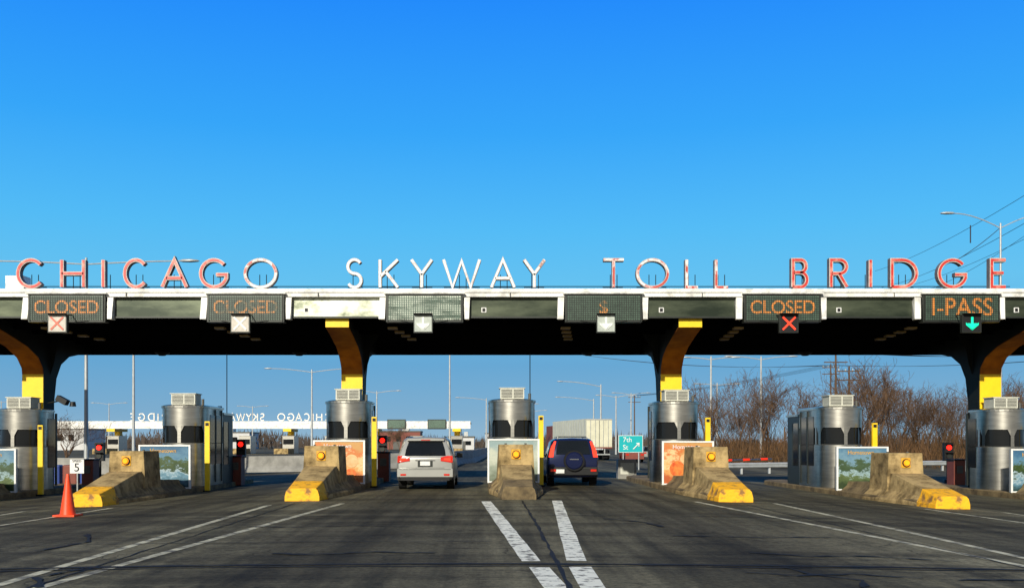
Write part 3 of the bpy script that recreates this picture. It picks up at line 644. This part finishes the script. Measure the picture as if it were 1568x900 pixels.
for i in range(22):
    x=11+i*1.9; y=56+i*.9
    m.box(x-.06,x+.06,y+.05,y+.2,-.4,.35,'galv')
    if i<21:
        x2=x+1.9;y2=y+.9
        prof=[(0,.05),(-.06,.1),(-.06,.16),(0,.2),(-.06,.25),(-.06,.31),(0,.36)]
        m.ringloft([[(x,y+a,b-.02) for a,b in prof],[(x2,y2+a,b-.02) for a,b in prof]],'galv',closed=False,capends=False,smooth=False)
m.obj('guardrail')
m=MB(); m.box(0,.4,0,.4,0,1.0,'acwhite'); m.cyl((.2,-.05,.85),(3.4,-.05,.95),.05,.04,'signw',8)
for i in range(4): m.cyl((.5+i*.8,-.05,.865+i*.028),(.8+i*.8,-.05,.875+i*.028),.056,.054,'redx',8)
m.obj('barrier_gate',loc=(9.2,44,gz(10)))
m=MB(); m.box(-.4,.4,0,.6,0,.85,'concgrey'); m.box(-.3,.3,-.01,0,.2,.7,'acwhite'); m.obj('electrical_cabinet',loc=(5.95,42.8,gz(6)),bevel=.03)

def lamp(x,y,h,arms,al=3.0,rise=.35,z=None,th=1.0,rotz=0):
    m=MB(); m.cyl((0,0,0),(0,0,h),.11*th,.055*th,'galv',10); m.cyl((0,0,0),(0,0,.5),.18,.15,'galv',10)
    for s in arms:
        pr=None
        for i in range(9):
            t=i/8; p=(s*al*t,0,h-.3+rise*math.sin(t*math.pi/2)+.0)
            if pr: m.cyl(pr,p,.035*th,.03*th,'galv',6)
            pr=p
        ex=s*al; zz=h-.3+rise
        rg=[]
        for t,w,hh in((0,.05,.04),(.15,.12,.09),(.5,.17,.10),(.8,.12,.06),(.9,.03,.02)):
            xx=ex+s*t-s*.1
            rg.append([(xx,w*math.cos(a),zz+hh*math.sin(a)*(1 if math.sin(a)>0 else .6)) for a in [i*math.pi/4 for i in range(8)]])
        m.ringloft(rg,'galv')
    m.obj('street_lamp',loc=(x,y,-.35 if z is None else z),rotz=rotz)
lamp(-18.6,45,10.35,(1,-1),4.4,.15)
lamp(-21.9,60,10.0,(1,-1),3)
lamp(-19.4,106,9.8,(1,-1),4.4,.4,th=1.3)
lamp(-3.8,90,12.5,(1,),3); lamp(-17.5,150,9.8,(1,-1),3,th=1.5)
lamp(-.8,165,9.4,(-1,),4.5,.4,th=1.6)
lamp(14.9,133,9.8,(-1,),5.2,.7,th=1.6); lamp(18,172,9.6,(-1,),6,.6,th=1.6); lamp(20.4,160,9.6,(1,-1),2.6,th=1.6); lamp(24,168,10.4,(1,-1),2.6,th=1.6)
lamp(20.2,90,9.8,(1,-1),1.9,.2,th=1.4); lamp(30,130,9.8,(1,-1),2.4,.2,th=1.5); lamp(24.8,90,9.8,(1,-1),2.6,.3,th=1.3)
lamp(31.2,60,15.3,(1,-1),2.9,.9); lamp(-95,190,10,(1,-1),3,th=1.5); lamp(-78,200,10,(1,-1),3,th=1.5); lamp(6,200,9.8,(1,-1),3,th=1.6); lamp(10,240,9.8,(1,-1),3,th=1.8); lamp(-56,230,10.5,(1,-1),3,th=1.8)
m=MB(); m.cyl((0,0,0),(.5,0,.1),.03,.03,'darksteel',6); m.box(.35,.75,-.2,.1,.0,.2,'black',rot=Matrix.Rotation(.5,3,'Y')); m.cyl((.9,0,.05),(.9,0,-.12),.09,.12,'black',10)
m.obj('security_camera',loc=(-16.1,35.6,2.95))
def upole(x,y,h):
    m=MB(); m.cyl((0,0,0),(0,0,h),.16,.10,'bark',8)
    for zz in(h-.6,h-1.6): m.box(-1.3,1.3,-.06,.06,zz,zz+.12,'bark')
    for s in(-1.15,-.4,.4,1.15):
        m.cyl((s,0,h-.48),(s,0,h-.25),.05,.04,'acwhite',6)
    m.obj('utility_pole',loc=(x,y,-.4))
upole(38.7,110,12.5); upole(70,112,13); upole(52,150,14); upole(30,205,12); upole(40.2,110,10.5)
m=MB()
def wire(p0,p1,sag,r=.018,n=14):
    pr=None
    for i in range(n+1):
        t=i/n; p=tuple(a+(b-a)*t for a,b in zip(p0,p1)); p=(p[0],p[1],p[2]-sag*4*t*(1-t))
        if pr: m.cyl(pr,p,r,r,'wire',4,False)
        pr=p
def W(u,v,D): return ((u-752)*D/F,D,1.5-(v-678)*D/F)
wire(W(1340,415,120),W(1640,255,50),.6); wire(W(1350,440,120),W(1640,300,50),.7); wire(W(1380,440,120),W(1640,330,52),.5,.015); wire(W(1400,450,120),W(1640,310,60),.8)
wire(W(1486,345,60),W(1486,372,60),0,.04,2); wire(W(1462,400,60),W(1530,350,60),.1,.02)
for s in(-1.15,-.4,.4,1.15):
    wire((38.7+s,110,11.85),(70+s,112,12.35),.8,.02); wire((38.7+s,110,11.85),(16+s,112,14.5),.9,.02); wire((52+s,150,13.4),(95,140,15),1.0,.02); wire((52+s,150,13.4),(14,160,16),1.0,.02)
    wire((30+s,205,11.4),(52+s,150,13.4),.6,.02)
m.obj('power_lines')

# ------------------------------------------------------------------ vegetation
def make_tree(seed,h,spread=1.0):
    rnd=random.Random(seed); m=MB(); ends=[]
    def grow(p,d,L,r,lv):
        n=3 if lv<3 else 2
        for i in range(n):
            d2=(d+Vector((rnd.uniform(-.22,.22),rnd.uniform(-.22,.22),rnd.uniform(-.05,.16)))).normalized()
            q=p+d2*(L/n); r2=r*(.82 if lv<4 else .7)
            m.cyl(p,q,max(r,.014),max(r2,.010),'bark',5 if lv==0 else 3,False)
            if lv>=3: ends.append(q)
            if lv<4:
                kids=(0 if (lv==0 and i==0) else rnd.choice((1,2,2)) if lv<3 else rnd.choice((1,2)))
                for _ in range(kids):
                    a=rnd.uniform(0,2*math.pi); tilt=rnd.uniform(.35,.8)*spread
                    u=d2.cross(Vector((math.cos(a),math.sin(a),.3))).normalized()
                    nd=(d2*math.cos(tilt)+u*math.sin(tilt)+Vector((0,0,.25))).normalized()
                    grow(q,nd,L*rnd.uniform(.5,.74),r2*.55,lv+1)
            p,d,r=q,d2,r2
    for s in range(rnd.choice((1,1,2))):
        grow(Vector((rnd.uniform(-.3,.3),rnd.uniform(-.3,.3),0)),Vector((rnd.uniform(-.2,.2),rnd.uniform(-.2,.2),1)).normalized(),h*rnd.uniform(.5,.62),h*.015,0)
    for e in ends[::3]:
        for _ in range(2):
            d=Vector((rnd.uniform(-1,1),rnd.uniform(-1,1),rnd.uniform(.1,1.5))).normalized()*rnd.uniform(.3,.8); w=.009
            m.add([e+Vector((-w,-w,0)),e+Vector((w,w,0)),e+d],[(0,1,2)],'twig')
    return m
tm=[]
for s in range(8):
    mb=make_tree(20+s,9,1.0); me_o=mb.obj('bare_tree'); tm.append(me_o.data); bpy.data.objects.remove(me_o)
for t in tm:
    zs=max(v.co.z for v in t.vertices)
    k=9.0/zs
    for v in t.vertices: v.co.z*=k
rnd=random.Random(5)
def pt(x,y,sc,wd=1.0):
    o=bpy.data.objects.new('bare_tree',rnd.choice(tm)); COL.objects.link(o); o.location=(x,y,-.42); o.rotation_euler=(0,0,rnd.uniform(0,6.28)); o.scale=(sc*wd*rnd.uniform(.9,1.1),sc*wd*rnd.uniform(.9,1.1),sc)
for i in range(58):
    u=1072+ (1650-1072)*(i+.5)/58+rnd.uniform(-8,8); D=rnd.uniform(78,125)
    top=112 if u<1200 else 86 if u<1290 else 132 if u<1350 else 92 if u<1470 else 112
    H=(top*rnd.uniform(.62,1.1))*D/F+1.9
    pt((u-752)*D/F,D,H/9.0)
for u,D,H in((92,75,4.6),(108,78,4.2),(75,80,4.0),(590,120,4.5)): pt((u-752)*D/F,D,H/9,1.3)
for i in range(18):
    D=rnd.uniform(190,300); u=rnd.choice([rnd.uniform(-60,120),rnd.uniform(150,420),rnd.uniform(560,760)]); pt((u-752)*D/F,D,rnd.uniform(.5,.9))
m=MB(); rnd=random.Random(9)
for i in range(26000):
    t=rnd.random(); u=1040+(1700-1040)*t; D=rnd.uniform(72,128)
    x=(u-752)*D/F; hmax=(1.9+3.0*(.5+.5*math.sin(x*.45+1.3))*(.6+.4*math.sin(x*1.7)))*(D/95)*min(1,.3+t*6)
    z0=-.42+rnd.random()**1.6*hmax*.85; a=rnd.uniform(0,math.pi); L=rnd.uniform(.4,1.3); w=rnd.uniform(.01,.03)
    dx,dy=math.cos(a),math.sin(a); lx,ly=rnd.uniform(-.5,.5),rnd.uniform(-.4,.4)
    m.add([(x-dx*w,D-dy*w,z0),(x+dx*w,D+dy*w,z0),(x+lx*L,D+ly*L,z0+L)],[(0,1,2)],'brush')
m.obj('brush_thicket')
m=MB(); rnd=random.Random(11)
for i in range(14000):
    x=rnd.uniform(-260,260); D=rnd.uniform(300,380); hm=2.6+1.6*math.sin(x*.05)+1.0*math.sin(x*.23)
    z0=rnd.random()*max(1,hm); a=rnd.uniform(0,math.pi); L=rnd.uniform(1,3); w=rnd.uniform(.08,.25)
    m.add([(x-w,D,z0-.42),(x+w,D+w,z0-.42),(x+rnd.uniform(-1,1),D,z0+L)],[(0,1,2)],'brushfar')
m.obj('distant_treeline')
def building(x,y,w,d,h,key='build'):
    m=MB(); m.box(-w/2,w/2,0,d,0,h,key); m.box(-w/2-.15,w/2+.15,-.15,d+.15,h,h+.35,'grille')
    for i in range(int(w/3)): m.box(-w/2+.8+i*3,-w/2+2.3+i*3,-.03,0,h*.45,h*.75,'glass')
    m.box(-1,1,-.04,0,0,2.4,'grille'); m.box(w*.1,w*.25,d*.3,d*.6,h+.35,h+1.4,'galv')
    m.obj('industrial_building',loc=(x,y,-.42))
building(-7,230,6,8,3.2); building(-118,260,20,14,5.5); building(-86,300,24,12,5); building(-28,290,14,10,5.2,'redcab'); building(6,330,16,10,5); building(26,280,12,8,4)

# ------------------------------------------------------------------ light, sky, camera
EL,AZ=math.radians(24),math.radians(18)
d=Vector((math.sin(AZ)*math.cos(EL),math.cos(AZ)*math.cos(EL),-math.sin(EL)))
l=bpy.data.lights.new('sun','SUN'); l.energy=5.0; l.angle=math.radians(.5); l.color=(1,.94,.79)
so=bpy.data.objects.new('sun',l); COL.objects.link(so); so.rotation_euler=d.to_track_quat('-Z','Y').to_euler(); so.location=(-20,-40,40)
w=bpy.data.worlds.new('World'); S.world=w; w.use_nodes=True; nt=w.node_tree; N=nt.nodes; K=nt.links
def s2l(c): return tuple(((v/255)/12.92 if v/255<=.04045 else ((v/255+.055)/1.055)**2.4) for v in c)
sk=N.new('ShaderNodeTexSky'); sk.sky_type='NISHITA'; sk.sun_disc=False; sk.sun_elevation=EL; sk.sun_rotation=math.pi+AZ
sk.air_density=1.0; sk.dust_density=.3; sk.ozone_density=2.0
tc=N.new('ShaderNodeTexCoord'); sp=N.new('ShaderNodeSeparateXYZ'); K.new(tc.outputs['Generated'],sp.inputs[0])
def sramp(stops):
    r=N.new('ShaderNodeValToRGB'); e=r.color_ramp.elements
    e[0].position=stops[0][0]; e[0].color=(*s2l(stops[0][1]),1); e[1].position=stops[-1][0]; e[1].color=(*s2l(stops[-1][1]),1)
    for p,c in stops[1:-1]:
        q=e.new(p); q.color=(*s2l(c),1)
    return r
# clear winter sky away from the sun: colour against altitude (sine of elevation)
ra=sramp([(0.0,(140,180,208)),(.03,(116,168,206)),(.08,(92,162,210)),(.15,(98,194,240)),(.21,(78,188,248)),(.30,(46,166,252)),(.41,(24,140,255)),(.6,(14,74,165)),(1.0,(10,45,100))])
rb=sramp([(0.0,(195,188,175)),(.2,(180,182,180)),(.45,(100,128,165)),(1.0,(10,45,100))])
K.new(sp.outputs[2],ra.inputs[0]); K.new(sp.outputs[2],rb.inputs[0])
mr=N.new('ShaderNodeMapRange'); mr.inputs[1].default_value=.1; mr.inputs[2].default_value=-.6; K.new(sp.outputs[1],mr.inputs[0])
mx=N.new('ShaderNodeMix'); mx.data_type='RGBA'; K.new(mr.outputs[0],mx.inputs[0]); K.new(ra.outputs[0],mx.inputs[6]); K.new(rb.outputs[0],mx.inputs[7])
sc=N.new('ShaderNodeMix'); sc.data_type='RGBA'; sc.blend_type='MULTIPLY'; sc.inputs[0].default_value=1; sc.inputs[7].default_value=(.1,.1,.1,1); K.new(sk.outputs[0],sc.inputs[6])
m2=N.new('ShaderNodeMix'); m2.data_type='RGBA'; m2.inputs[0].default_value=.06; K.new(mx.outputs[2],m2.inputs[6]); K.new(sc.outputs[2],m2.inputs[7])
K.new(m2.outputs[2],N['Background'].inputs[0]); N['Background'].inputs[1].default_value=1.0
c=bpy.data.cameras.new('camera'); co=bpy.data.objects.new('camera',c); COL.objects.link(co); S.camera=co
co.location=(0,0,1.5); co.rotation_euler=(math.pi/2,0,0); c.sensor_width=36; c.lens=F/1568*36
c.shift_x=(784-752)/1568; c.shift_y=(678-450)/1568; c.clip_end=8000; c.clip_start=.1
S.view_settings.view_transform='Standard'; S.view_settings.look='None'; S.view_settings.exposure=0
